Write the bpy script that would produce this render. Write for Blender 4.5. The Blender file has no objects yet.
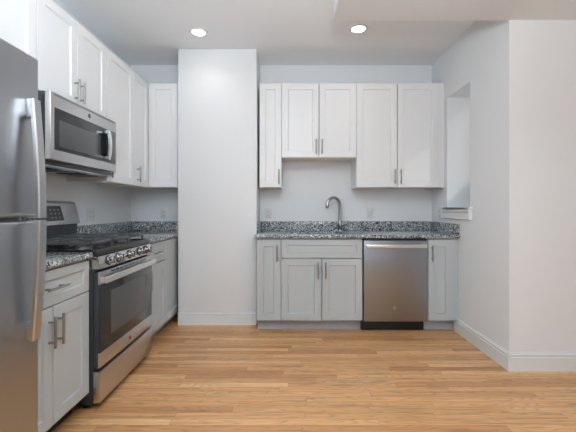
import bpy, bmesh, math, random
from mathutils import Vector, Matrix
random.seed(7)
R = math.radians
S = bpy.context.scene
COL = S.collection

# ------------------------------------------------------------------ camera
F_PX, HC = 351.0, 1.17
cam = bpy.data.cameras.new('camera'); cam_o = bpy.data.objects.new('camera', cam); COL.objects.link(cam_o)
cam.sensor_width = 36; cam.lens = F_PX * 36 / 576
cam.shift_x = -2.7 / 576; cam.shift_y = -8.5 / 576
cam.clip_start = 0.02
cam_o.location = (0, 0, HC); cam_o.rotation_euler = (R(90), 0, 0)
S.camera = cam_o

# ------------------------------------------------------------------ light
S.view_settings.view_transform = 'Standard'; S.view_settings.look = 'None'
S.view_settings.gamma = 1; S.view_settings.use_curve_mapping = False
S.view_settings.exposure = 0.06
w = bpy.data.worlds.new('sky'); S.world = w; w.use_nodes = True
w.node_tree.nodes['Background'].inputs[0].default_value = (0.92, 0.96, 1.0, 1)
w.node_tree.nodes['Background'].inputs[1].default_value = 0.5

XW_ = -1.7788
def area(name, loc, rot, sx, sy, power, color=(1, 1, 1), spread=180):
    l = bpy.data.lights.new(name, 'AREA'); l.shape = 'RECTANGLE'; l.size = sx; l.size_y = sy
    l.energy = power; l.color = color; l.spread = R(spread)
    o = bpy.data.objects.new(name, l); COL.objects.link(o); o.location = loc; o.rotation_euler = rot
    return o
# added area lamps outside unseen rear, right and left windows, standing in for daylight
DAY = (0.88, 0.96, 1.04)
UP = 118    # window lamps tilted up to brighten the ceiling, as sunlit ground would
area('window_fill_rear', (-1.2, -5.06, 1.5), (R(UP), 0, 0), 0.95, 1.6, 5, DAY)
area('window_fill_rear', (0.6, -5.06, 1.5), (R(UP), 0, 0), 1.15, 1.6, 6, DAY)
area('window_fill_rear', (2.6, -5.06, 1.5), (R(UP), 0, 0), 1.15, 1.6, 4, DAY)
area('window_fill_side', (4.26, -1.25, 1.5), (R(UP), 0, R(90)), 2.4, 1.6, 6, DAY)
area('window_fill_left', (XW_ - 0.06, -1.5, 1.5), (R(UP), 0, R(-90)), 1.9, 1.6, 8, DAY)
# added unseen fill lamps near the camera, aimed up like a bounced flash
SOFT = (0.905, 0.975, 1.04)
area('bounce_fill', (0.05, 0.3, 1.85), (R(180), 0, 0), 0.9, 0.9, 60, SOFT)
area('bounce_fill', (-0.3, -0.4, 1.9), (R(180), 0, 0), 0.9, 0.9, 22, SOFT)
area('bounce_fill', (-0.1, -0.3, 1.9), (R(146), 0, R(16)), 0.9, 0.9, 32, SOFT)
sl = bpy.data.lights.new('sun', 'SUN'); sl.energy = 0.9; sl.angle = R(3); sl.color = (1, 0.98, 0.95)
so = bpy.data.objects.new('sun', sl); COL.objects.link(so)
so.rotation_euler = Vector((-1, 0.45, -1)).to_track_quat('-Z', 'Y').to_euler()

# ------------------------------------------------------------------ dimensions (metres)
D = 3.906            # back wall
XW = -1.7788         # left wall
XR = 1.57            # right wall of the kitchen
YC = 2.52            # corner where the right wall turns
H, HS = 2.7536, 2.516
CXL, CXR, CY = -1.1235, -0.3404, 3.502   # chase
YO = 2.014           # near edge of the range
OW = 0.76

# ------------------------------------------------------------------ materials
def mat(name, color, rough=0.5, metal=0.0, **k):
    m = bpy.data.materials.new(name); m.use_nodes = True
    b = m.node_tree.nodes['Principled BSDF']
    b.inputs['Base Color'].default_value = (*color, 1)
    b.inputs['Roughness'].default_value = rough; b.inputs['Metallic'].default_value = metal
    for kk, v in k.items(): b.inputs[kk].default_value = v
    return m
def N(m, t, **k):
    n = m.node_tree.nodes.new(t)
    for a, v in k.items(): setattr(n, a, v)
    return n
def L(m, a, b): m.node_tree.links.new(a, b)
def bsdf(m): return m.node_tree.nodes['Principled BSDF']
def mth(m, op, a, b=None, c=None):
    n = N(m, 'ShaderNodeMath', operation=op)
    for i, v in enumerate((a, b, c)):
        if v is None: continue
        if isinstance(v, (int, float)): n.inputs[i].default_value = v
        else: L(m, v, n.inputs[i])
    return n.outputs[0]
def ramp(m, fac, stops, interp='LINEAR'):
    n = N(m, 'ShaderNodeValToRGB'); n.color_ramp.interpolation = interp
    e = n.color_ramp.elements
    while len(e) < len(stops): e.new(0.5)
    for el, (p, c) in zip(e, stops): el.position = p; el.color = (*c, 1)
    L(m, fac, n.inputs[0]); return n.outputs[0]
def g(v): return (v, v, v)

def paint(name, color, rough, bump=0.04, scale=260):
    m = mat(name, color, rough)
    tc = N(m, 'ShaderNodeTexCoord'); nz = N(m, 'ShaderNodeTexNoise'); nz.inputs['Scale'].default_value = scale
    L(m, tc.outputs['Object'], nz.inputs['Vector'])
    bp = N(m, 'ShaderNodeBump'); bp.inputs['Strength'].default_value = bump; bp.inputs['Distance'].default_value = 0.002
    L(m, nz.outputs[0], bp.inputs['Height']); L(m, bp.outputs[0], bsdf(m).inputs['Normal'])
    return m
M = {}
M['wall'] = paint('wall_paint', (0.835, 0.852, 0.862), 0.5)
M['ceiling'] = paint('ceiling_paint', (0.89, 0.925, 0.955), 0.8)
M['trim'] = paint('trim_paint', (0.78, 0.79, 0.80), 0.35, 0.01)
M['white'] = paint('white_cabinet_lacquer', (0.86, 0.872, 0.878), 0.32, 0.01)
M['grey'] = paint('grey_cabinet_lacquer', (0.515, 0.553, 0.563), 0.34, 0.01)
M['nickel'] = mat('brushed_nickel', (0.36, 0.35, 0.335), 0.34, 1.0)
M['chrome'] = mat('polished_chrome', (0.42, 0.42, 0.43), 0.08, 1.0)
M['black'] = mat('black_plastic', (0.012, 0.013, 0.015), 0.4)
M['dark'] = mat('dark_enamel', (0.045, 0.05, 0.056), 0.3)
M['glass'] = mat('black_oven_glass', (0.03, 0.032, 0.034), 0.14, 0.0)
M['window'] = mat('door_window_glass', (0.085, 0.09, 0.093), 0.32)
M['iron'] = paint('cast_iron', (0.085, 0.088, 0.09), 0.38, 0.1, 500)
M['plate'] = mat('outlet_plastic', (0.78, 0.78, 0.77), 0.35)
M['slot'] = mat('outlet_slot', (0.03, 0.03, 0.03), 0.6)
M['pane'] = mat('clear_glass', (1, 1, 1), 0.0); M['pane'].node_tree.nodes['Principled BSDF'].inputs['Transmission Weight'].default_value = 1.0
M['led'] = mat('led_lens', (1, 1, 1), 0.5)
bsdf(M['led']).inputs['Emission Color'].default_value = (1, 0.98, 0.95, 1); bsdf(M['led']).inputs['Emission Strength'].default_value = 9

def steel(name, color, rough, axis):
    m = mat(name, color, rough, 1.0)
    tc = N(m, 'ShaderNodeTexCoord'); mp = N(m, 'ShaderNodeMapping')
    sc = [420, 420, 420]; sc[axis] = 3; mp.inputs['Scale'].default_value = sc
    L(m, tc.outputs['Object'], mp.inputs[0])
    nz = N(m, 'ShaderNodeTexNoise'); nz.inputs['Scale'].default_value = 1; nz.inputs['Detail'].default_value = 3
    L(m, mp.outputs[0], nz.inputs['Vector'])
    r = N(m, 'ShaderNodeMapRange'); r.inputs['To Min'].default_value = rough - 0.06; r.inputs['To Max'].default_value = rough + 0.08
    L(m, nz.outputs[0], r.inputs[0]); L(m, r.outputs[0], bsdf(m).inputs['Roughness'])
    bp = N(m, 'ShaderNodeBump'); bp.inputs['Strength'].default_value = 0.05; bp.inputs['Distance'].default_value = 0.001
    L(m, nz.outputs[0], bp.inputs['Height']); L(m, bp.outputs[0], bsdf(m).inputs['Normal'])
    return m
M['steel'] = steel('brushed_steel', (0.60, 0.60, 0.61), 0.30, 1)
M['steel_dark'] = steel('slate_steel', (0.42, 0.435, 0.46), 0.30, 2)
M['steel_dw'] = steel('dishwasher_steel', (0.35, 0.37, 0.40), 0.30, 0)
M['panel'] = mat('polished_panel_steel', (.62, .62, .62), .16, 1.0)
M['satin'] = mat('satin_handle_steel', (0.56, 0.57, 0.585), 0.30, 1.0)
M['steel_bright'] = steel('satin_steel', (0.80, 0.80, 0.80), 0.28, 1)

def granite():
    m = mat('speckled_granite', (0.3, 0.3, 0.3), 0.12)
    tc = N(m, 'ShaderNodeTexCoord')
    v = N(m, 'ShaderNodeTexVoronoi'); v.inputs['Scale'].default_value = 120; L(m, tc.outputs['Object'], v.inputs['Vector'])
    sp = N(m, 'ShaderNodeSeparateColor'); L(m, v.outputs['Color'], sp.inputs[0])
    n = N(m, 'ShaderNodeTexNoise'); n.inputs['Scale'].default_value = 38; n.inputs['Detail'].default_value = 5; L(m, tc.outputs['Object'], n.inputs['Vector'])
    f = mth(m, 'ADD', mth(m, 'MULTIPLY', sp.outputs[0], 0.62), mth(m, 'MULTIPLY', n.outputs[0], 0.42))
    c = ramp(m, f, [(0.0, (0.015, 0.018, 0.022)), (0.26, (0.07, 0.082, 0.092)), (0.36, (0.19, 0.215, 0.235)),
                    (0.50, (0.31, 0.34, 0.36)), (0.62, (0.50, 0.52, 0.53)), (0.76, (0.80, 0.80, 0.79))], 'CONSTANT')
    L(m, c, bsdf(m).inputs['Base Color'])
    return m
M['granite'] = granite()

def oak():
    m = mat('oak_strip_floor', (0.5, 0.3, 0.15), 0.3)
    tc = N(m, 'ShaderNodeTexCoord'); s = N(m, 'ShaderNodeSeparateXYZ'); L(m, tc.outputs['Object'], s.inputs[0])
    X, Y = s.outputs[0], s.outputs[1]
    PW = 0.0572
    yy = mth(m, 'DIVIDE', Y, PW); row = mth(m, 'FLOOR', yy); fy = mth(m, 'FRACT', yy)
    wn = N(m, 'ShaderNodeTexWhiteNoise', noise_dimensions='1D'); L(m, row, wn.inputs['W'])
    wn2 = N(m, 'ShaderNodeTexWhiteNoise', noise_dimensions='1D'); L(m, mth(m, 'ADD', row, 91.3), wn2.inputs['W'])
    ln = mth(m, 'MULTIPLY_ADD', wn2.outputs[0], 0.55, 0.62)
    xx = mth(m, 'DIVIDE', mth(m, 'MULTIPLY_ADD', wn.outputs[0], 5.0, X), ln)
    colm = mth(m, 'FLOOR', xx); fx = mth(m, 'FRACT', xx)
    cb = N(m, 'ShaderNodeCombineXYZ'); L(m, row, cb.inputs[0]); L(m, colm, cb.inputs[1])
    pw = N(m, 'ShaderNodeTexWhiteNoise', noise_dimensions='2D'); L(m, cb.outputs[0], pw.inputs['Vector'])
    pid = pw.outputs[0]
    pc = N(m, 'ShaderNodeSeparateColor'); L(m, pw.outputs[1], pc.inputs[0])
    base = ramp(m, pid, [(0.0, (0.53, 0.252, 0.100)), (0.2, (0.64, 0.322, 0.132)), (0.45, (0.705, 0.372, 0.159)),
                         (0.7, (0.74, 0.402, 0.178)), (0.88, (0.77, 0.435, 0.200)), (1.0, (0.82, 0.50, 0.25))])
    # grain: long streaks, shifted per plank
    gv = N(m, 'ShaderNodeCombineXYZ')
    L(m, mth(m, 'MULTIPLY_ADD', X, 2.2, mth(m, 'MULTIPLY', pid, 57.0)), gv.inputs[0]); L(m, mth(m, 'MULTIPLY', Y, 62), gv.inputs[1])
    L(m, mth(m, 'MULTIPLY', pc.outputs[1], 40), gv.inputs[2])
    gn = N(m, 'ShaderNodeTexNoise'); gn.inputs['Scale'].default_value = 1.0; gn.inputs['Detail'].default_value = 6; gn.inputs['Distortion'].default_value = 0.7
    L(m, gv.outputs[0], gn.inputs['Vector'])
    # cathedral figure
    cv = N(m, 'ShaderNodeCombineXYZ')
    L(m, mth(m, 'MULTIPLY_ADD', X, 1.1, mth(m, 'MULTIPLY', pid, 31.0)), cv.inputs[0]); L(m, mth(m, 'MULTIPLY', Y, 9), cv.inputs[1])
    L(m, mth(m, 'MULTIPLY', pc.outputs[2], 23), cv.inputs[2])
    cn = N(m, 'ShaderNodeTexNoise'); cn.inputs['Scale'].default_value = 1.6; cn.inputs['Detail'].default_value = 1.0; L(m, cv.outputs[0], cn.inputs['Vector'])
    rings = mth(m, 'FRACT', mth(m, 'MULTIPLY', cn.outputs[0], 13))
    rl = ramp(m, rings, [(0.0, g(0.58)), (0.14, g(0.86)), (0.5, g(1.04)), (0.85, g(1.0)), (1.0, g(0.62))])
    gl = ramp(m, gn.outputs[0], [(0.30, g(0.52)), (0.42, g(0.86)), (0.52, g(1.0)), (0.62, g(1.08))])
    mx = N(m, 'ShaderNodeMix', data_type='RGBA', blend_type='MULTIPLY'); mx.inputs[0].default_value = 0.85; L(m, base, mx.inputs[6]); L(m, gl, mx.inputs[7])
    mx2 = N(m, 'ShaderNodeMix', data_type='RGBA', blend_type='MULTIPLY'); mx2.inputs[0].default_value = 0.62; L(m, mx.outputs[2], mx2.inputs[6]); L(m, rl, mx2.inputs[7])
    # seams
    ed = mth(m, 'MINIMUM', fy, mth(m, 'SUBTRACT', 1.0, fy))
    ex = mth(m, 'MULTIPLY', mth(m, 'MINIMUM', fx, mth(m, 'SUBTRACT', 1.0, fx)), mth(m, 'DIVIDE', ln, PW))
    e = mth(m, 'MINIMUM', ed, ex)
    sm = ramp(m, e, [(0.0, g(0.62)), (0.018, g(0.75)), (0.032, g(1.0))])
    mx3 = N(m, 'ShaderNodeMix', data_type='RGBA', blend_type='MULTIPLY'); mx3.inputs[0].default_value = 1.0; L(m, mx2.outputs[2], mx3.inputs[6]); L(m, sm, mx3.inputs[7])
    L(m, mx3.outputs[2], bsdf(m).inputs['Base Color'])
    rr = N(m, 'ShaderNodeMapRange'); rr.inputs['To Min'].default_value = 0.26; rr.inputs['To Max'].default_value = 0.42
    L(m, gn.outputs[0], rr.inputs[0]); L(m, rr.outputs[0], bsdf(m).inputs['Roughness'])
    bp = N(m, 'ShaderNodeBump'); bp.inputs['Strength'].default_value = 0.12; bp.inputs['Distance'].default_value = 0.002
    L(m, sm, bp.inputs['Height']); L(m, bp.outputs[0], bsdf(m).inputs['Normal'])
    return m
M['oak'] = oak()

# ------------------------------------------------------------------ mesh helpers
class MB:
    def __init__(s): s.bm = bmesh.new()
    def box(s, x0, x1, y0, y1, z0, z1, bev=0.0, seg=2):
        b = bmesh.new()
        vs = [b.verts.new((x, y, z)) for x in (x0, x1) for y in (y0, y1) for z in (z0, z1)]
        for f in ((0, 1, 3, 2), (4, 6, 7, 5), (0, 4, 5, 1), (2, 3, 7, 6), (0, 2, 6, 4), (1, 5, 7, 3)):
            b.faces.new([vs[i] for i in f])
        bmesh.ops.recalc_face_normals(b, faces=b.faces)
        if bev: bmesh.ops.bevel(b, geom=list(b.edges), offset=bev, segments=seg, profile=0.5, affect='EDGES')
        return s.join(b)
    def join(s, b, mx=None):
        if mx is not None: bmesh.ops.transform(b, matrix=mx, verts=b.verts)
        me = bpy.data.meshes.new('tmp'); b.to_mesh(me); b.free(); s.bm.from_mesh(me); bpy.data.meshes.remove(me)
        return s
    def prism(s, poly, axis, a, b_, bev=0.0):
        """extrude 2-D polygon; axis 'x': poly=(y,z); 'y': poly=(x,z); 'z': poly=(x,y)"""
        b = bmesh.new()
        def P(p, t): return {'x': (t, p[0], p[1]), 'y': (p[0], t, p[1]), 'z': (p[0], p[1], t)}[axis]
        v0 = [b.verts.new(P(p, a)) for p in poly]; v1 = [b.verts.new(P(p, b_)) for p in poly]
        b.faces.new(v0); b.faces.new(v1)
        n = len(poly)
        for i in range(n): b.faces.new([v0[i], v0[(i+1) % n], v1[(i+1) % n], v1[i]])
        bmesh.ops.recalc_face_normals(b, faces=b.faces)
        if bev: bmesh.ops.bevel(b, geom=list(b.edges), offset=bev, segments=2, profile=0.5, affect='EDGES')
        return s.join(b)
    def cyl(s, p, q, r, r2=None, seg=24, bev=0.0):
        p, q = Vector(p), Vector(q); d = q - p
        b = bmesh.new()
        bmesh.ops.create_cone(b, cap_ends=True, segments=seg, radius1=r, radius2=r if r2 is None else r2, depth=d.length)
        if bev:
            ee = [e for e in b.edges if abs(abs(e.verts[0].co.z) - d.length/2) < 1e-6 and abs(e.verts[0].co.z - e.verts[1].co.z) < 1e-6]
            bmesh.ops.bevel(b, geom=ee, offset=bev, segments=2, profile=0.5, affect='EDGES')
        mx = Matrix.Translation((p + q) / 2) @ d.to_track_quat('Z', 'Y').to_matrix().to_4x4()
        return s.join(b, mx)
    def tube(s, pts, rad, seg=14, flat=None):
        """swept tube; rad a number or list; flat=(a,b) half sizes gives a rounded-rect bar with its wide side along world Y"""
        b = bmesh.new(); pts = [Vector(p) for p in pts]; rings = []
        n = len(pts)
        up = None
        for i, p in enumerate(pts):
            t = (pts[min(i+1, n-1)] - pts[max(i-1, 0)]).normalized()
            if flat: u = Vector((0, 1, 0)); 
            else:
                u = up if up else (Vector((0, 1, 0)) if abs(t.y) < 0.9 else Vector((1, 0, 0)))
            u = (u - t * u.dot(t)).normalized(); up = u; v = t.cross(u)
            ra = rad[i] if isinstance(rad, (list, tuple)) else rad
            ring = []
            for k in range(seg):
                a = 2 * math.pi * k / seg
                cx, cy = math.cos(a), math.sin(a)
                if flat:
                    e = 0.35
                    cx = math.copysign(abs(cx) ** e, cx) * flat[0]; cy = math.copysign(abs(cy) ** e, cy) * flat[1]
                else: cx *= ra; cy *= ra
                ring.append(b.verts.new(p + u * cx + v * cy))
            rings.append(ring)
        for i in range(n - 1):
            for k in range(seg):
                b.faces.new([rings[i][k], rings[i][(k+1) % seg], rings[i+1][(k+1) % seg], rings[i+1][k]])
        b.faces.new(rings[0]); b.faces.new(rings[-1])
        bmesh.ops.recalc_face_normals(b, faces=b.faces)
        return s.join(b)
    def build(s, name, m, parent=None, smooth=None, loc=None):
        me = bpy.data.meshes.new(name); s.bm.to_mesh(me); s.bm.free(); me.materials.append(m)
        for p in me.polygons: p.use_smooth = True
        try: me.set_sharp_from_angle(angle=R(32))
        except Exception: pass
        o = bpy.data.objects.new(name, me); COL.objects.link(o)
        if parent is not None: o.parent = parent
        if loc: o.location = loc
        return o
def tag(o, label=None, cat=None, group=None, kind=None):
    if label: o['label'] = label
    if cat: o['category'] = cat
    if group: o['group'] = group
    if kind: o['kind'] = kind
    return o
def thing(name, label, cat, loc=(0, 0, 0), rz=0, group=None):
    o = bpy.data.objects.new(name, None); COL.objects.link(o); o.location = loc; o.rotation_euler = (0, 0, rz)
    o.empty_display_size = 0.1
    return tag(o, label, cat, group)
def struct(name, mb, m): return tag(mb.build(name, m), kind='structure')

# ------------------------------------------------------------------ room shell
YB, XE = -5.0, 4.2
T = 0.12
struct('floor', MB().box(XW - T, XR + .28, YB - T, D + T, -0.05, 0).box(XR + .28, XE + T, YB - T, YC + T, -0.05, 0), M['oak'])
struct('ceiling', MB().box(XW - T, XR + .28, YB - T, D + T, H, H + 0.1).box(XR + .28, XE + T, YB - T, YC + T, H, H + 0.1), M['ceiling'])
struct('ceiling_soffit', MB().box(0.3075, XE, YB, YC + 0.01, HS, H, 0.003), M['ceiling'])
struct('wall_back', MB().box(XW, XR + 0.4, D, D + T, 0, H), M['wall'])
struct('wall_chase', MB().box(CXL, CXR, CY, D, 0, H, 0.004), M['wall'])
# right wall, deep, with the recessed window opening
RY0, RY1, RZ0, RZ1, RX1 = 3.070, 3.522, 1.153, 2.275, 1.81
wr = MB()
wr.box(XR, RX1 + 0.04, YC, RY0, 0, H); wr.box(XR, RX1 + 0.04, RY1, D + T, 0, H)
wr.box(XR, RX1 + 0.04, RY0, RY1, 0, RZ0); wr.box(XR, RX1 + 0.04, RY0, RY1, RZ1, H)
struct('wall_right', wr, M['wall'])
struct('wall_near_right', MB().box(XR + 0.28, XE, YC, YC + T, 0, H), M['wall'])
def wall_windows(name, along, fixed, a0, a1, th, wins, z0=0.7, z1=2.4):
    """wall with window openings; along 'x' or 'y'"""
    b = MB(); cur = a0
    def bx(p, q, za, zb):
        if along == 'x': b.box(p, q, fixed - th, fixed, za, zb)
        else: b.box(fixed, fixed + th, p, q, za, zb)
    for (p, q) in wins:
        bx(cur, p, 0, H); bx(p, q, 0, z0); bx(p, q, z1, H); cur = q
    bx(cur, a1, 0, H)
    return struct(name, b, M['wall'])
wall_windows('wall_rear', 'x', YB, XW - T, XE + T, T, [(-1.7, -0.7), (0.0, 1.2), (2.0, 3.2)])
wall_windows('wall_side', 'y', XE, YB, YC + T, T, [(-2.5, 0.0)])
wall_windows('wall_left', 'y', XW - T, YB, D + T, T, [(-2.5, -0.5)])  # unseen window opening added for fill on the right wall
wn = 2
for (p, q) in [(-1.7, -0.7), (0.0, 1.2), (2.0, 3.2)]:
    b = MB()
    for (x0, x1, z0, z1) in ((p, p + .05, .7, 2.4), (q - .05, q, .7, 2.4), (p, q, .7, .76), (p, q, 2.34, 2.4), (p, q, 1.52, 1.57)):
        b.box(x0, x1, YB - 0.05, YB - 0.01, z0, z1)
    struct('window_%d' % wn, b, M['trim']); wn += 1
b = MB()
for (y0, y1, z0, z1) in ((-2.5, -2.45, .7, 2.4), (-.05, 0, .7, 2.4), (-1.28, -1.22, .7, 2.4), (-2.5, 0, .7, .76), (-2.5, 0, 2.34, 2.4), (-2.5, 0, 1.52, 1.57)):
    b.box(XE + .01, XE + .05, y0, y1, z0, z1)
struct('window_%d' % wn, b, M['trim'])
wn += 1
b = MB()
for (y0, y1, z0, z1) in ((-2.5, -2.45, .7, 2.4), (-.55, -.5, .7, 2.4), (-1.53, -1.47, .7, 2.4), (-2.5, -.5, .7, .76), (-2.5, -.5, 2.34, 2.4), (-2.5, -.5, 1.52, 1.57)):
    b.box(XW - .05, XW - .01, y0, y1, z0, z1)
struct('window_%d' % wn, b, M['trim'])
# recessed side window: sash; its unseen solid lower panel is added to shade the jamb
b = MB(); wx = RX1
ZP = 1.445
b.box(wx, wx + .035, RY0, RY1, RZ0, ZP, 0.002); b.box(wx, wx + .035, RY0, RY0 + .035, ZP, RZ1); b.box(wx, wx + .035, RY1 - .006, RY1, ZP, RZ1); b.box(wx, wx + .035, RY0, RY1, RZ1 - .02, RZ1)
w1 = struct('window_1', b, M['trim'])
# sill board and apron
b = MB()
b.box(XR - 0.042, RX1, RY0 + .001, RY1 - .001, RZ0, RZ0 + .02, 0.003)
b.box(XR - 0.042, XR - .0005, RY0 - 0.045, D - 0.33, RZ0, RZ0 + .02, 0.004)
b.prism([(XR - .0005, RZ0), (XR - .034, RZ0), (XR - .034, RZ0 - .02), (XR - .026, RZ0 - .03), (XR - .026, RZ0 - .088), (XR - .0005, RZ0 - .095)], 'y', RY0 - 0.03, D - 0.33)
struct('trim_1', b, M['trim'])
# baseboards (profile: flat board, small ogee on top)
def bb_poly(x, sgn, h=0.132, t=0.016):
    return [(x, 0), (x + sgn*t, 0), (x + sgn*t, h - .036), (x + sgn*(t - .007), h - .031), (x + sgn*(t - .007), h - .025), (x + sgn*(t - .002), h - .022), (x + sgn*(t - .002), h - .014), (x + sgn*.006, h - .009), (x + sgn*.004, h), (x, h)]
struct('baseboard_right', MB().prism(bb_poly(XR - .0003, -1), 'y', YC - .016, D - 0.552), M['trim'])
struct('baseboard_near_right', MB().prism(bb_poly(YC - .0003, -1), 'x', XR - .016, XE), M['trim'])
struct('baseboard_chase', MB().prism(bb_poly(CY - .0003, -1, 0.125), 'x', CXL + .002, CXR - .002), M['trim'])
struct('baseboard_left', MB().prism(bb_poly(XW + .0003, 1), 'y', YB, 0.58), M['trim'])
struct('baseboard_rear', MB().prism(bb_poly(YB + .0003, 1), 'x', XW, XE), M['trim'])
struct('baseboard_side', MB().prism(bb_poly(XE - .0003, -1), 'y', YB, YC), M['trim'])

# ------------------------------------------------------------------ cabinet parts (local: x right, -y towards the viewer, z up)
def shaker(b, x0, x1, z0, z1, yf, th=0.019, st=0.062, rec=0.009):
    """door slab with its front at yf (facing -y), recessed centre panel"""
    w_, h_ = x1 - x0, z1 - z0
    st = min(st, w_ * 0.33, h_ * 0.30)
    m = bmesh.new()
    def ring(i, y): return [m.verts.new(p) for p in ((x0+i, y, z0+i), (x1-i, y, z0+i), (x1-i, y, z1-i), (x0+i, y, z1-i))]
    bv = 0.0015
    rs = [ring(0, yf + th), ring(0, yf + bv), ring(bv, yf), ring(st, yf), ring(st + .0015, yf + rec * .55), ring(st + .005, yf + rec)]
    for a, c in zip(rs, rs[1:]):
        for k in range(4): m.faces.new([a[k], a[(k+1) % 4], c[(k+1) % 4], c[k]])
    m.faces.new(rs[-1]); m.faces.new(rs[0])
    bmesh.ops.recalc_face_normals(m, faces=m.faces)
    b.join(m)
def pull(x, z, yf, ln=0.15, vert=True, r=0.0066):
    """bar pull centred at x,z on the face yf"""
    b = MB(); y = yf - 0.032
    if vert:
        b.cyl((x, y, z - ln/2), (x, y, z + ln/2), r, bev=.001)
        for s in (-1, 1): b.cyl((x, yf + .001, z + s*ln*.33), (x, y, z + s*ln*.33), r*.85)
    else:
        b.cyl((x - ln/2, y, z), (x + ln/2, y, z), r, bev=.001)
        for s in (-1, 1): b.cyl((x + s*ln*.33, yf + .001, z), (x + s*ln*.33, y, z), r*.85)
    return b
G = 0.0032   # half gap
def add_door(t, x0, x1, z0, z1, yf, m, hx=None, hz=None, vert=True, name='door', ln=0.15, st=0.062, handle=True):
    b = MB(); shaker(b, x0 + G, x1 - G, z0 + G, z1 - G, yf, st=st); d = b.build(name, m, t)
    if handle and hx is not None: pull(hx, hz, yf, ln, vert).build('handle', M['nickel'], d)
    return d

def wall_cab(label, loc, rz, w_, z0, z1, doors, group=None, depth=0.305, filler=0, ln=0.15):
    """doors: list of (x0, x1, handle_x); origin at the back-left corner on the wall"""
    t = thing('wall_cabinet', label, 'cabinet', loc, rz, group)
    yf = -depth
    b = MB(); e = 0.001
    tw = 0.016
    b.box(e, tw, yf, -.001, z0, z1); b.box(w_ - tw, w_ - e, yf, -.001, z0, z1)
    b.box(tw, w_ - tw, yf, -.001, z0 + .014, z0 + .03); b.box(tw, w_ - tw, yf, -.001, z1 - .016, z1)
    b.box(tw, w_ - tw, -.01, -.001, z0 + .03, z1 - .016)
    b.box(tw, w_ - tw, yf, yf + .018, z0, z0 + .02)
    if filler: b.box(w_ - e, w_ + filler - .001, yf - .016, yf + .02, z0, z1)
    b.build('cabinet_body', M['white'], t)
    for (a, c, hx) in doors:
        add_door(t, a, c, z0, z1, yf - .0195, M['white'], hx, z0 + .035 + ln/2 if hx is not None else None, ln=ln)
    return t

ZU0, ZU1 = 1.374, 2.441
# back wall cabinets, left to right
wall_cab('narrow white wall cabinet with one door beside the chase', (-.321, D, 0), 0, .229, ZU0, ZU1, [(0, .229, .229 - .028)])
wall_cab('short white two-door wall cabinet above the faucet', (-.321 + .229, D, 0), 0, .762, ZU0 + .305, ZU1, [(0, .381, .381 - .03), (.381, .762, .381 + .03)])
wall_cab('tall white two-door wall cabinet above the dishwasher, reaching the right wall', (-.321 + .991, D, 0), 0, .838, ZU0, ZU1,
         [(0, .419, .419 - .03), (.419, .838, .419 + .03)], filler=XR - (-.321 + .991 + .838) - .002)
# left wall cabinets, near to far
wall_cab('white wall cabinet nearest the camera, beside the refrigerator top', (XW, 1.392, 0), R(90), .618, ZU0, ZU1, [(0, .309, .309 - .03), (.309, .618, .309 + .03)])
wall_cab('white two-door wall cabinet directly above the microwave', (XW, YO, 0), R(90), .76, 1.848, ZU1, [(0, .38, .38 - .03), (.38, .76, .38 + .03)])
wall_cab('white single-door wall cabinet between the microwave and the corner cabinet', (XW, YO + .762, 0), R(90), .474, ZU0, ZU1, [(0, .474, .032)])
# L-shaped corner cabinet
t = thing('corner_wall_cabinet', 'white L-shaped corner wall cabinet with two folding doors left of the chase', 'cabinet', (XW, D, 0))
yc0 = YO + .762 + .474 - D       # local near edge (negative)
xf, yf = .305, -.305
xe = CXL - XW - .004
b = MB()
poly = [(.001, -.001), (.001, yc0 + .001), (xf, yc0 + .001), (xf, yf), (xe, yf), (xe, -.001)]
b.prism(poly, 'z', ZU0 + .014, ZU1)
for (a0, a1, b0, b1) in ((.001, xf, yc0 + .001, yc0 + .017), (xf - .018, xf, yc0, yf), (xf - .018, xe, yf, yf + .018), (xe - .016, xe, yf, -.001)):
    b.box(a0, a1, b0, b1, ZU0, ZU0 + .015)
b.build('cabinet_body', M['white'], t)
# door on the left-wall leg (faces +x) and on the back-wall leg (faces -y)
hold = MB(); shaker(hold, G, (yf - .0195 - yc0) - G, ZU0 + G, ZU1 - G, 0)
bmesh.ops.transform(hold.bm, matrix=Matrix.Translation((xf + .0195, yc0, 0)) @ Matrix.Rotation(R(90), 4, 'Z'), verts=hold.bm.verts)
dd = hold.build('door', M['white'], t)
hb = pull(.075, ZU0 + .11, 0); bmesh.ops.transform(hb.bm, matrix=Matrix.Translation((xf + .0195, yc0, 0)) @ Matrix.Rotation(R(90), 4, 'Z'), verts=hb.bm.verts)
hb.build('handle', M['nickel'], dd)
b = MB(); shaker(b, xf + .0215 + G, xe - .03, ZU0 + G, ZU1 - G, yf - .0195); b.build('door', M['white'], t)
b = MB(); b.box(xe - .028, xe, yf - .017, yf, ZU0, ZU1, .001); b.build('filler_strip', M['white'], t)

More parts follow.
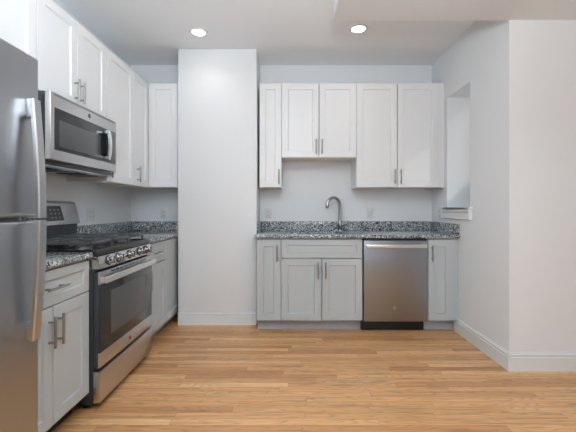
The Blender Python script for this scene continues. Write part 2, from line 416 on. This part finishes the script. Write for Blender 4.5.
# ---- base cabinets
ZB0, ZB1, ZG = .112, .872, .695
BD = .61
def base_cab(label, loc, rz, w_, fronts, m=M['grey'], toe=True, filler=0, open_top=False, toe_m=None):
    t = thing('base_cabinet', label, 'cabinet', loc, rz)
    b = MB(); e = .001; tw = .016
    b.box(e, tw, -BD, -.001, ZB0, ZB1 + .011); b.box(w_ - tw, w_ - e, -BD, -.001, ZB0, ZB1 + .011)
    b.box(tw, w_ - tw, -BD, -.001, ZB0, ZB0 + .016); b.box(tw, w_ - tw, -.012, -.001, ZB0 + .016, ZB1 + .011)
    b.box(tw, w_ - tw, -BD, -BD + .03, ZB1 - .006, ZB1 + .011)
    if filler: b.box(w_ - e, w_ + filler - .001, -BD - .002, -BD + .02, ZB0, ZB1 + .011)
    b.build('cabinet_body', m, t)
    b = MB(); b.box(e, w_ + filler - e, -BD + .078, -BD + .094, 0, ZB0, .001); b.build('toe_kick', toe_m or M['toe'], t)
    for f in fronts:
        add_door(t, f['x'][0], f['x'][1], f['z'][0], f['z'][1], -BD - .0195, m, f.get('hx'), f.get('hz'), f.get('v', True), f.get('n', 'door'), handle='hx' in f, st=f.get('st', .062))
    return t
M['toe'] = paint('toe_kick_grey', (0.47, 0.50, 0.55), 0.35, .01)
X0 = -.3194
base_cab('narrow grey base cabinet with one door beside the chase', (X0, D, 0), 0, .229, [dict(x=(0, .229), z=(ZB0, ZB1), hx=.229 - .035, hz=.745)])
base_cab('grey two-door sink base cabinet with a false drawer front', (X0 + .229, D, 0), 0, .762,
         [dict(x=(0, .762), z=(ZG, ZB1), n='false_drawer_front', st=.05), dict(x=(0, .381), z=(ZB0, ZG), hx=.381 - .035, hz=.585), dict(x=(.381, .762), z=(ZB0, ZG), hx=.381 + .035, hz=.585)], open_top=True)
base_cab('narrow grey base cabinet between the dishwasher and the right wall', (X0 + 1.601, D, 0), 0, .229,
         [dict(x=(0, .229), z=(ZB0, ZB1), hx=.035, hz=.745)], filler=XR - (X0 + 1.83) - .002)
base_cab('grey base cabinet with drawer over two doors beside the refrigerator', (XW, 1.392, 0), R(90), .612,
         [dict(x=(0, .612), z=(ZG, ZB1), n='drawer', hx=.306, hz=.783, v=False, st=.045), dict(x=(0, .306), z=(ZB0, ZG), hx=.306 - .03, hz=.575), dict(x=(.306, .612), z=(ZB0, ZG), hx=.306 + .03, hz=.575)], toe_m=M['black'])
base_cab('grey base cabinet with drawer and door on the far side of the range', (XW, YO + .768, 0), R(90), .455,
         [dict(x=(0, .455), z=(ZG, ZB1), n='drawer', hx=.2275, hz=.783, v=False, st=.045), dict(x=(0, .455), z=(ZB0, ZG), hx=.04, hz=.575)])
# blind corner panel of the left run
t = thing('corner_base_cabinet', 'plain grey corner base cabinet panel left of the chase', 'cabinet', (XW, D, 0))
yn = YO + .768 + .455 - D + .001
b = MB(); b.box(.001, BD, yn, -.001, ZB0, ZB1 + .011); b.build('cabinet_body', M['grey'], t)
b = MB(); b.box(.3, BD - .08, yn, -.001, 0, ZB0); b.build('toe_kick', M['toe'], t)
hold = MB(); shaker(hold, G, -yn - .008, ZB0 + G, ZB1 - G, 0)
bmesh.ops.transform(hold.bm, matrix=Matrix.Translation((BD + .0195, yn, 0)) @ Matrix.Rotation(R(90), 4, 'Z'), verts=hold.bm.verts)
hold.build('front_panel', M['grey'], t)

# ------------------------------------------------------------------ countertops
ZC0, ZC1 = .8845, .915
SPZ = 1.017
SX0, SX1, SY0, SY1 = -.045, .525, D - .52, D - .13     # sink opening
t = thing('countertop', 'long speckled granite countertop along the back wall over the sink and dishwasher', 'countertop')
b = MB(); cl, cr, cf, cb_ = CXR + .001, XR - .001, D - .652, D - .001
# keep clear of the chase: left edge steps out in front of it
m_ = bmesh.new()
def ringv(z, pts): return [m_.verts.new((x, y, z)) for x, y in pts]
outer = [(cl - .002, cf), (cr, cf), (cr, cb_), (cl + .002, cb_)]
inner = [(SX0, SY0), (SX1, SY0), (SX1, SY1), (SX0, SY1)]
o0, i0, o1, i1 = ringv(ZC0, outer), ringv(ZC0, inner), ringv(ZC1, outer), ringv(ZC1, inner)
for k in range(4):
    j = (k + 1) % 4
    m_.faces.new([o1[k], o1[j], i1[j], i1[k]]); m_.faces.new([o0[k], o0[j], i0[j], i0[k]])
    m_.faces.new([o0[k], o0[j], o1[j], o1[k]]); m_.faces.new([i0[k], i0[j], i1[j], i1[k]])
bmesh.ops.recalc_face_normals(m_, faces=m_.faces)
ee = [e for e in m_.edges if all(abs(v.co.y - cf) < 1e-5 for v in e.verts) and abs(e.verts[0].co.z - e.verts[1].co.z) < 1e-5]
bmesh.ops.bevel(m_, geom=ee, offset=.006, segments=3, profile=0.5, affect='EDGES')
b.join(m_); b.build('counter_slab', M['granite'], t)
b = MB(); b.box(cl + .021, cr - .021, cb_ - .02, cb_, ZC1, SPZ, .002); b.build('backsplash', M['granite'], t)
b = MB(); b.box(cl, cl + .02, CY + .002, cb_, ZC1, SPZ, .002); b.build('side_splash', M['granite'], t)
b = MB(); b.box(cr - .02, cr, cf + .004, cb_, ZC1, SPZ, .002); b.build('side_splash', M['granite'], t)

tag(MB().box(XW + .001, XW + .65, 1.392, YO - .003, ZC0, ZC1, .004).build('countertop', M['granite']), 'short granite countertop between the refrigerator and the range', 'countertop')
t = thing('countertop', 'granite countertop running from the range into the left corner', 'countertop')
xe_ = CXL - .001
b = MB(); b.box(XW + .001, xe_, YO + .766, D - .001, ZC0, ZC1, .004); b.build('counter_slab', M['granite'], t)
b = MB(); b.box(XW + .001, XW + .021, YO + .766, D - .001, ZC1, SPZ, .002); b.build('side_splash', M['granite'], t)
b = MB(); b.box(XW + .022, xe_ - .021, D - .021, D - .001, ZC1, SPZ, .002); b.build('backsplash', M['granite'], t)
b = MB(); b.box(xe_ - .02, xe_, CY + .002, D - .001, ZC1, SPZ, .002); b.build('side_splash', M['granite'], t)

# ---- sink
t = thing('kitchen_sink', 'stainless undermount sink set in the back countertop below the faucet', 'sink', ((SX0+SX1)/2, (SY0+SY1)/2, ZC0 - .2))
b = MB(); hx, hy, zz, th = (SX1-SX0)/2 + .006, (SY1-SY0)/2 + .006, .199, .004
b.box(-hx - th, hx + th, -hy - th, hy + th, 0, th); b.box(-hx - th, -hx, -hy, hy, th, zz); b.box(hx, hx + th, -hy, hy, th, zz)
b.box(-hx - th, hx + th, -hy - th, -hy, th, zz); b.box(-hx - th, hx + th, hy, hy + th, th, zz)
b.build('basin', M['steel'], t)
MB().cyl((0, .03, th), (0, .03, th + .004), .045, bev=.001).build('drain', M['chrome'], t)

# ---- faucet
FX, FY = .537, D - .075
t = thing('faucet', 'tall chrome gooseneck faucet with side lever behind the sink', 'faucet', (FX, FY, ZC1))
b = MB(); b.cyl((0, 0, 0), (0, 0, .012), .027, .024, bev=.002); b.cyl((0, 0, .012), (0, 0, .115), .022, .020, bev=.002); b.build('faucet_base', M['chrome'], t)
pts = [(0, 0, .113), (0, 0, .2), (0, 0, .285)]
rad = .077; ux, uy = -.93, -.36
for k in range(1, 15):
    a = math.pi * k / 14 * 1.02
    d_ = rad * (1 - math.cos(a)); pts.append((ux*d_, uy*d_, .285 + rad * math.sin(a)))
MB().tube(pts, .016).build('spout', M['chrome'], t)
p, q = Vector(pts[-2]), Vector(pts[-1]); dr = (q - p).normalized()
MB().cyl(q - dr*.03, q + dr*.035, .0175, .0195, bev=.002).build('spray_head', M['chrome'], t)
lv = MB(); lv.cyl((.016, 0, .07), (.055, 0, .075), .018, .016, bev=.002); lv.tube([(.045, 0, .078), (.075, -.005, .09), (.095, -.01, .115)], [.010, .009, .007]); lv.build('lever', M['chrome'], t)

# ------------------------------------------------------------------ emblem
def emblem(parent, mtx, r=.013, m=None):
    b = MB(); b.cyl((0, 0, 0), (0, 0, .0012), r, seg=32, bev=.0004); bmesh.ops.transform(b.bm, matrix=mtx, verts=b.bm.verts)
    e = b.build('emblem', m or M['chrome'], parent)
    cu = bpy.data.curves.new('lettering', 'FONT'); cu.body = 'GE'; cu.size = r*1.15; cu.align_x = 'CENTER'; cu.align_y = 'CENTER'; cu.extrude = .0003
    tmp = bpy.data.objects.new('tmp', cu); me = bpy.data.meshes.new_from_object(tmp); bpy.data.objects.remove(tmp)
    me.transform(mtx @ Matrix.Translation((0, 0, .0014))); me.materials.clear(); me.materials.append(M['dark'])
    o = bpy.data.objects.new('lettering', me); COL.objects.link(o); o.parent = e
    return e
FACE_Y = Matrix.Rotation(R(90), 4, 'X')    # emblem facing local -y

# ------------------------------------------------------------------ dishwasher
t = thing('dishwasher', 'stainless steel dishwasher with a flat bar handle under the back countertop', 'dishwasher', (X0 + .991, D, 0))
W = .61
b = MB(); b.box(.006, W - .006, -.575, -.01, .1, .88); b.build('tub_body', M['black'], t)
b = MB(); b.box(.008, W - .008, -.640, -.580, .108, .862, .005, 3); d = b.build('door', M['steel_dw'], t)
b = MB(); b.box(.025, W - .025, -.687, -.668, .797, .828, .004); b.box(.025, .05, -.670, -.6405, .797, .828, .003); b.box(W - .05, W - .025, -.670, -.6405, .797, .828, .003)
b.build('handle', M['steel_bright'], d)
emblem(d, Matrix.Translation((W/2 - .01, -.6405, .235)) @ FACE_Y, .014, M['panel'])
b = MB(); b.box(.01, W - .01, -.641, -.578, .864, .876, .001); b.build('control_strip', M['black'], t)
b = MB(); b.box(.002, W - .016, -.560, -.5, .002, .1, .002); b.build('kick_plate', M['black'], t)

# ------------------------------------------------------------------ range (local: x along +Y of the room, -y towards +X)
t = thing('gas_range', 'freestanding stainless gas range with black oven glass and cast iron grates', 'range', (XW, YO, 0), R(90))
W = OW; BF = -.643; DF = -.6814
b = MB(); b.box(.004, W - .004, BF, -.02, .035, .895); b.build('oven_body', M['dark'], t)
for (x, y) in ((.05, -.58), (.71, -.58), (.05, -.08), (.71, -.08)):
    MB().cyl((x, y, 0), (x, y, .036), .018, .014).build('foot', M['black'], t)
# storage drawer
b = MB(); b.box(.004, W - .004, DF, BF + .001, .043, .222, .003); b.build('drawer', M['steel'], t)
# oven door: stainless frame + glass
b = MB(); b.box(.006, W - .006, DF + .003, BF - .006, .245, .795); dr_ = b.build('oven_door', M['dark'], t)
b = MB(); b.box(.004, W - .004, DF, DF + .012, .243, .328, .003); b.build('door_bottom_rail', M['steel'], dr_)
emblem(dr_, Matrix.Translation((W/2, DF - .0002, .286)) @ FACE_Y, .017)
b = MB(); b.box(.006, W - .006, DF - .0005, DF + .006, .329, .722, .001); b.build('door_glass', M['glass'], dr_)
b = MB(); b.box(.13, W - .13, DF - .0012, DF, .40, .665, .0004); b.build('door_window', M['window'], dr_)
b = MB(); b.box(.004, W - .004, DF, DF + .012, .723, .797, .003)
tr_ = b.build('door_top_rail', M['steel'], dr_)
b = MB()
for k in range(9): b.box(.13 + k*.058, .13 + k*.058 + .044, DF - .0008, DF + .004, .779, .787)
b.build('vent_slots', M['black'], tr_)
b = MB(); b.box(.006, W - .006, DF - .040, DF - .026, .732, .770, .005, 3)
for x in (.006, W - .041): b.box(x, x + .035, DF - .030, DF + .001, .735, .767, .004)
b.build('handle', M['steel_bright'], dr_)
# control panel (slanted) and knobs
b = MB(); b.prism([(BF, .815), (DF - .006, .815), (DF + .010, .886), (BF + .06, .888), (BF + .06, .815)], 'x', .002, W - .002, .002)
cp = b.build('control_panel', M['panel'], t)
nrm = Vector((0, -.07, .012)).normalized() if False else Vector((0, -.985, .17)).normalized()
for x in (.105, .225, .38, .535, .655):
    c = Vector((x, DF + .001, .852))
    kb = MB(); kb.cyl(c, c + nrm*.008, .027, .026, seg=28, bev=.001); kb.cyl(c + nrm*.008, c + nrm*.034, .0215, .019, seg=28, bev=.002)
    kb.box(c.x - .004, c.x + .004, c.y - .039, c.y - .010, c.z - .019, c.z + .024, .001)
    k = kb.build('knob', M['chrome'], cp)
    MB().cyl(c - nrm*.001, c + nrm*.003, .031, seg=28).build('knob_bezel', M['black'], k)
# cooktop
M['rail'] = mat('dark_rail_enamel', (.028, .03, .032), .35)
M['enamel'] = mat('charcoal_enamel', (.012, .013, .014), .25)
b = MB(); b.box(.001, W - .001, BF - .012, -.03, .896, .916, .004)
b.box(.001, .012, BF, -.05, .9, .924, .003); b.box(W - .012, W - .001, BF, -.05, .9, .924, .003)
b.build('cooktop', M['enamel'], t)
MB().box(.001, W - .001, BF - .022, BF + .012, .889, .922, .005, 3).build('front_rail', M['rail'], t)
for (x, y, r_) in ((.14, -.50, .042), (.14, -.21, .034), (.38, -.36, .05), (.62, -.50, .046), (.62, -.21, .03)):
    bh = MB().cyl((x, y, .914), (x, y, .924), r_, r_ - .004).build('burner', M['iron'], t)
    MB().cyl((x, y, .924), (x, y, .932), r_ - .006, r_ - .009, bev=.002).build('burner_cap', M['iron'], bh)
def grate(x0, x1):
    b = MB(); y0, y1, z0, z1 = -.625, -.085, .952, .968
    bw = .014
    for y in (y0, y1 - bw): b.box(x0, x1, y, y + bw, z0, z1, .002)
    for x in (x0, x1 - bw): b.box(x, x + bw, y0, y1, z0, z1, .002)
    b.box(x0, x1, (y0+y1)/2 - .006, (y0+y1)/2 + .006, z0, z1, .002)
    xm = (x0 + x1) / 2
    for yc in ((y0*3 + y1)/4, (y0 + y1*3)/4):
        b.box(x0, xm - .028, yc - .005, yc + .005, z0 + .001, z1 + .003, .002); b.box(xm + .028, x1, yc - .005, yc + .005, z0 + .001, z1 + .003, .002)
        b.box(xm - .005, xm + .005, yc - .13, yc - .03, z0 + .001, z1 + .003, .002); b.box(xm - .005, xm + .005, yc + .03, yc + .13, z0 + .001, z1 + .003, .002)
    for x in (x0 + .002, x1 - .014):
        for y in (y0 + .002, y1 - .014, (y0+y1)/2 - .006): b.box(x, x + .012, y, y + .012, .914, z0 + .002)
    return b
for (a_, c_) in ((.02, .26), (.264, .496), (.5, .74)): grate(a_, c_).build('grate', M['iron'], t)
# backguard
b = MB(); b.box(.004, W - .004, -.094, -.003, .90, 1.05, .003); b.build('backguard_base', M['dark'], t)
b = MB(); b.prism([(-.003, 1.046), (-.122, 1.046), (-.078, 1.207), (-.06, 1.219), (-.003, 1.221)], 'x', .003, W - .003, .003)
bg = b.build('backguard', M['steel'], t)
sl_ = Vector((0, -.122 + .078, 1.046 - 1.207)); n_ = Vector((0, -.161, .044)).normalized()
M['keyc'] = mat('grey_key_print', (.11, .11, .11), .4)
def slanted(x0, x1, f0, f1, off, th_):
    p0 = Vector((0, -.122, 1.046)); up_ = Vector((0, .044, .161))
    mb = MB(); A = p0 + up_*f0 + n_*off; B = p0 + up_*f1 + n_*off; C_ = B - n_*th_; D_ = A - n_*th_
    mb.prism([(v.y, v.z) for v in (A, B, C_, D_)], 'x', x0, x1); return mb
dp = slanted(.16, .565, .18, .84, .0012, .003).build('display', M['glass'], bg)
for i in range(9):
    for j in range(3):
        if i in (3, 4, 5): continue
        slanted(.18 + i*.042, .18 + i*.042 + .022, .28 + j*.17, .28 + j*.17 + .08, .002, .002).build('key', M['keyc'], dp)

# ------------------------------------------------------------------ over-the-range microwave
t = thing('microwave', 'stainless over-the-range microwave with black glass window and bowed handle', 'microwave', (XW, YO, 0), R(90))
MF = -.4007
b = MB(); b.box(.003, W - .003, MF + .035, -.003, 1.420, 1.843, .002)
mb_ = b.build('microwave_body', M['dark'], t)
b = MB()
for k in range(7): b.box(.0005, .004, -.36 + k*.03, -.36 + k*.03 + .012, 1.45, 1.82)
b.build('side_vent', M['black'], mb_)
b = MB(); b.box(.001, W - .001, MF + .001, MF + .034, 1.448, 1.844, .004, 3); fr = b.build('door', M['steel'], t)
b = MB(); b.box(.035, W - .012, MF - .001, MF + .004, 1.508, 1.757, .001); b.build('door_glass', M['glass'], fr)
b = MB(); b.box(.075, .525, MF - .002, MF, 1.532, 1.690, .0004); b.build('door_window', M['window'], fr)
pts = []
for k in range(13):
    u = k / 12; z = 1.525 + u * .215; pts.append((.585, MF - .036 - .012*math.sin(math.pi*u), z))
hb = MB(); hb.tube([(p[0], p[1], p[2]) for p in pts], 1, seg=20, flat=None) if False else None
hb.bm.free(); hb = MB()
for p_, q_ in zip(pts, pts[1:]):
    hb.prism([(p_[1], p_[2] - .0005), (p_[1] + .012, p_[2] - .0005), (q_[1] + .012, q_[2] + .0005), (q_[1], q_[2] + .0005)], 'x', .57, .602)
for z in (1.527, 1.718): hb.box(.572, .600, MF - .026, MF - .0005, z, z + .020, .003)
hm = hb.build('handle', M['steel_bright'], fr)
MB().box(.574, .598, MF - .037, MF - .0012, 1.548, 1.717, .002).build('grip_back', M['black'], hm)
emblem(fr, Matrix.Translation((W/2 + .01, MF + .0008, 1.797)) @ FACE_Y, .016, M['window'])
b = MB()
for k in range(3): b.box(.03, W - .03, MF - .0002, MF + .004, 1.826 + k*.005, 1.8275 + k*.005)
b.build('top_vent', M['dark'], fr)
b = MB(); b.box(.01, W - .01, MF + .04, -.02, 1.412, 1.421, .002); ub = b.build('underside_panel', M['steel'], t)
for x in (.07, .43): MB().box(x, x + .26, -.30, -.14, 1.406, 1.413, .002).build('grease_filter', M['black'], ub)
for x in (.2, .5): MB().box(x, x + .06, -.345, -.315, 1.408, 1.413, .001).build('task_light', M['plate'], ub)

# ------------------------------------------------------------------ refrigerator
FY1 = 1.367; FWD = .80
t = thing('refrigerator', 'large stainless steel refrigerator with bowed vertical handles at the left edge', 'refrigerator', (XW, FY1 - .76, 0), R(90))
b = MB(); b.box(.004, W - .004, -.73, -.02, .02, 1.735, .004); b.build('refrigerator_body', M['dark'], t)
for x in (.06, .7): MB().cyl((x, -.68, 0), (x, -.68, .022), .02).build('foot', M['black'], t)
ZS = 1.127
def bow(z0, z1, far_at_top):
    """smooth bar, farthest from the door at the split between the two doors"""
    m_ = bmesh.new(); n = 28; rings = []
    for k in range(n + 1):
        u = k / n; z = z0 + (z1 - z0) * u
        f = u if far_at_top else 1 - u
        y = -FWD - .028 - .023 * math.sin(f * math.pi / 2)
        xa, xb, c, d = .689, .731, .004, .014
        rings.append([m_.verts.new(p) for p in ((xa + c, y, z), (xb - c, y, z), (xb, y + c, z), (xb, y + d, z), (xa, y + d, z), (xa, y + c, z))])
    for p, q in zip(rings, rings[1:]):
        for k in range(6): m_.faces.new([p[k], p[(k+1) % 6], q[(k+1) % 6], q[k]])
    m_.faces.new(rings[0]); m_.faces.new(rings[-1]); bmesh.ops.recalc_face_normals(m_, faces=m_.faces)
    return MB().join(m_), None
ud = MB().box(.002, W - .002, -FWD, -.735, ZS + .007, 1.745, .008, 3).build('upper_door', M['steel_dark'], t)
hb, pts = bow(ZS + .004, 1.574, False)
hb.box(.690, .730, -FWD - .024, -FWD + .001, 1.505, 1.574, .004); hb.box(.690, .730, -FWD - .044, -FWD + .001, ZS + .004, ZS + .018, .002)
hb.build('handle', M['satin'], ud)
ld = MB().box(.002, W - .002, -FWD, -.735, .06, ZS - .007, .008, 3).build('lower_door', M['steel_dark'], t)
hb, pts = bow(.676, ZS - .004, True)
hb.box(.690, .730, -FWD - .024, -FWD + .001, .676, .745, .004); hb.box(.690, .730, -FWD - .044, -FWD + .001, ZS - .018, ZS - .004, .002)
hb.build('handle', M['satin'], ld)
MB().box(.02, W - .02, -.77, -.72, .008, .055, .002).build('base_grille', M['black'], t)

# ------------------------------------------------------------------ outlets (local: faces -y)
def outlet(label, loc, rz, gang=1, rocker=False):
    t = thing('wall_outlet', label, 'outlet', loc, rz)
    w2 = .035 if gang == 1 else .058
    MB().box(-w2, w2, -.007, -.0005, -.0575, .0575, .003).build('cover_plate', M['plate'], t)
    for gx in ([0] if gang == 1 else [-.023, .023]):
        for sz in (-.02, .02):
            r_ = MB().box(gx - .0165, gx + .0165, -.0095, -.006, sz - .014, sz + .014, .002).build('receptacle', M['plate'], t)
            s = MB(); s.box(gx - .008, gx - .006, -.0102, -.009, sz - .003, sz + .006); s.box(gx + .006, gx + .008, -.0102, -.009, sz - .003, sz + .006); s.cyl((gx, -.009, sz - .008), (gx, -.0102, sz - .008), .0025, seg=12)
            s.build('slots', M['slot'], r_)
    return t
outlet('white outlet on the back wall between the chase and the faucet', (-.245, D, 1.105), 0)
outlet('white outlet on the back wall above the dishwasher', (.885, D, 1.105), 0)
outlet('white outlet in the left corner above the granite, left of the chase', (-1.41, D, 1.105), 0)
outlet('white double outlet on the left wall beyond the range backguard', (XW, 3.12, 1.11), R(90), 2)
outlet('white outlet on the right wall below the window sill', (XR, 3.70, 1.105), R(-90))

# ------------------------------------------------------------------ recessed lights
def downlight(label, x, y, power):
    t = thing('recessed_light', label, 'ceiling light', (x, y, H))
    b = MB()
    m_ = bmesh.new(); n = 40; prof = [(.058, -.001), (.060, -.006), (.074, -.007), (.082, -.0005)]
    rg = [[m_.verts.new((r_*math.cos(2*math.pi*k/n), r_*math.sin(2*math.pi*k/n), z)) for k in range(n)] for r_, z in prof]
    for a, c in zip(rg, rg[1:]):
        for k in range(n): m_.faces.new([a[k], a[(k+1) % n], c[(k+1) % n], c[k]])
    bmesh.ops.recalc_face_normals(m_, faces=m_.faces); b.join(m_)
    b.build('trim_ring', M['trim'], t)
    MB().cyl((0, 0, -.0005), (0, 0, -.004), .0585, seg=40).build('lens', M['led'], t)
    l = bpy.data.lights.new('downlight_lamp', 'SPOT'); l.energy = power; l.spot_size = R(150); l.spot_blend = 0.9; l.shadow_soft_size = .055; l.color = (1, .975, .94)
    o = bpy.data.objects.new('downlight_lamp', l); COL.objects.link(o); o.location = (x, y, H - .02)
downlight('round recessed ceiling light on the left, in front of the chase', -.83, 3.17, 3.3)
downlight('round recessed ceiling light on the right, beside the soffit edge', .60, 3.11, 3.5)
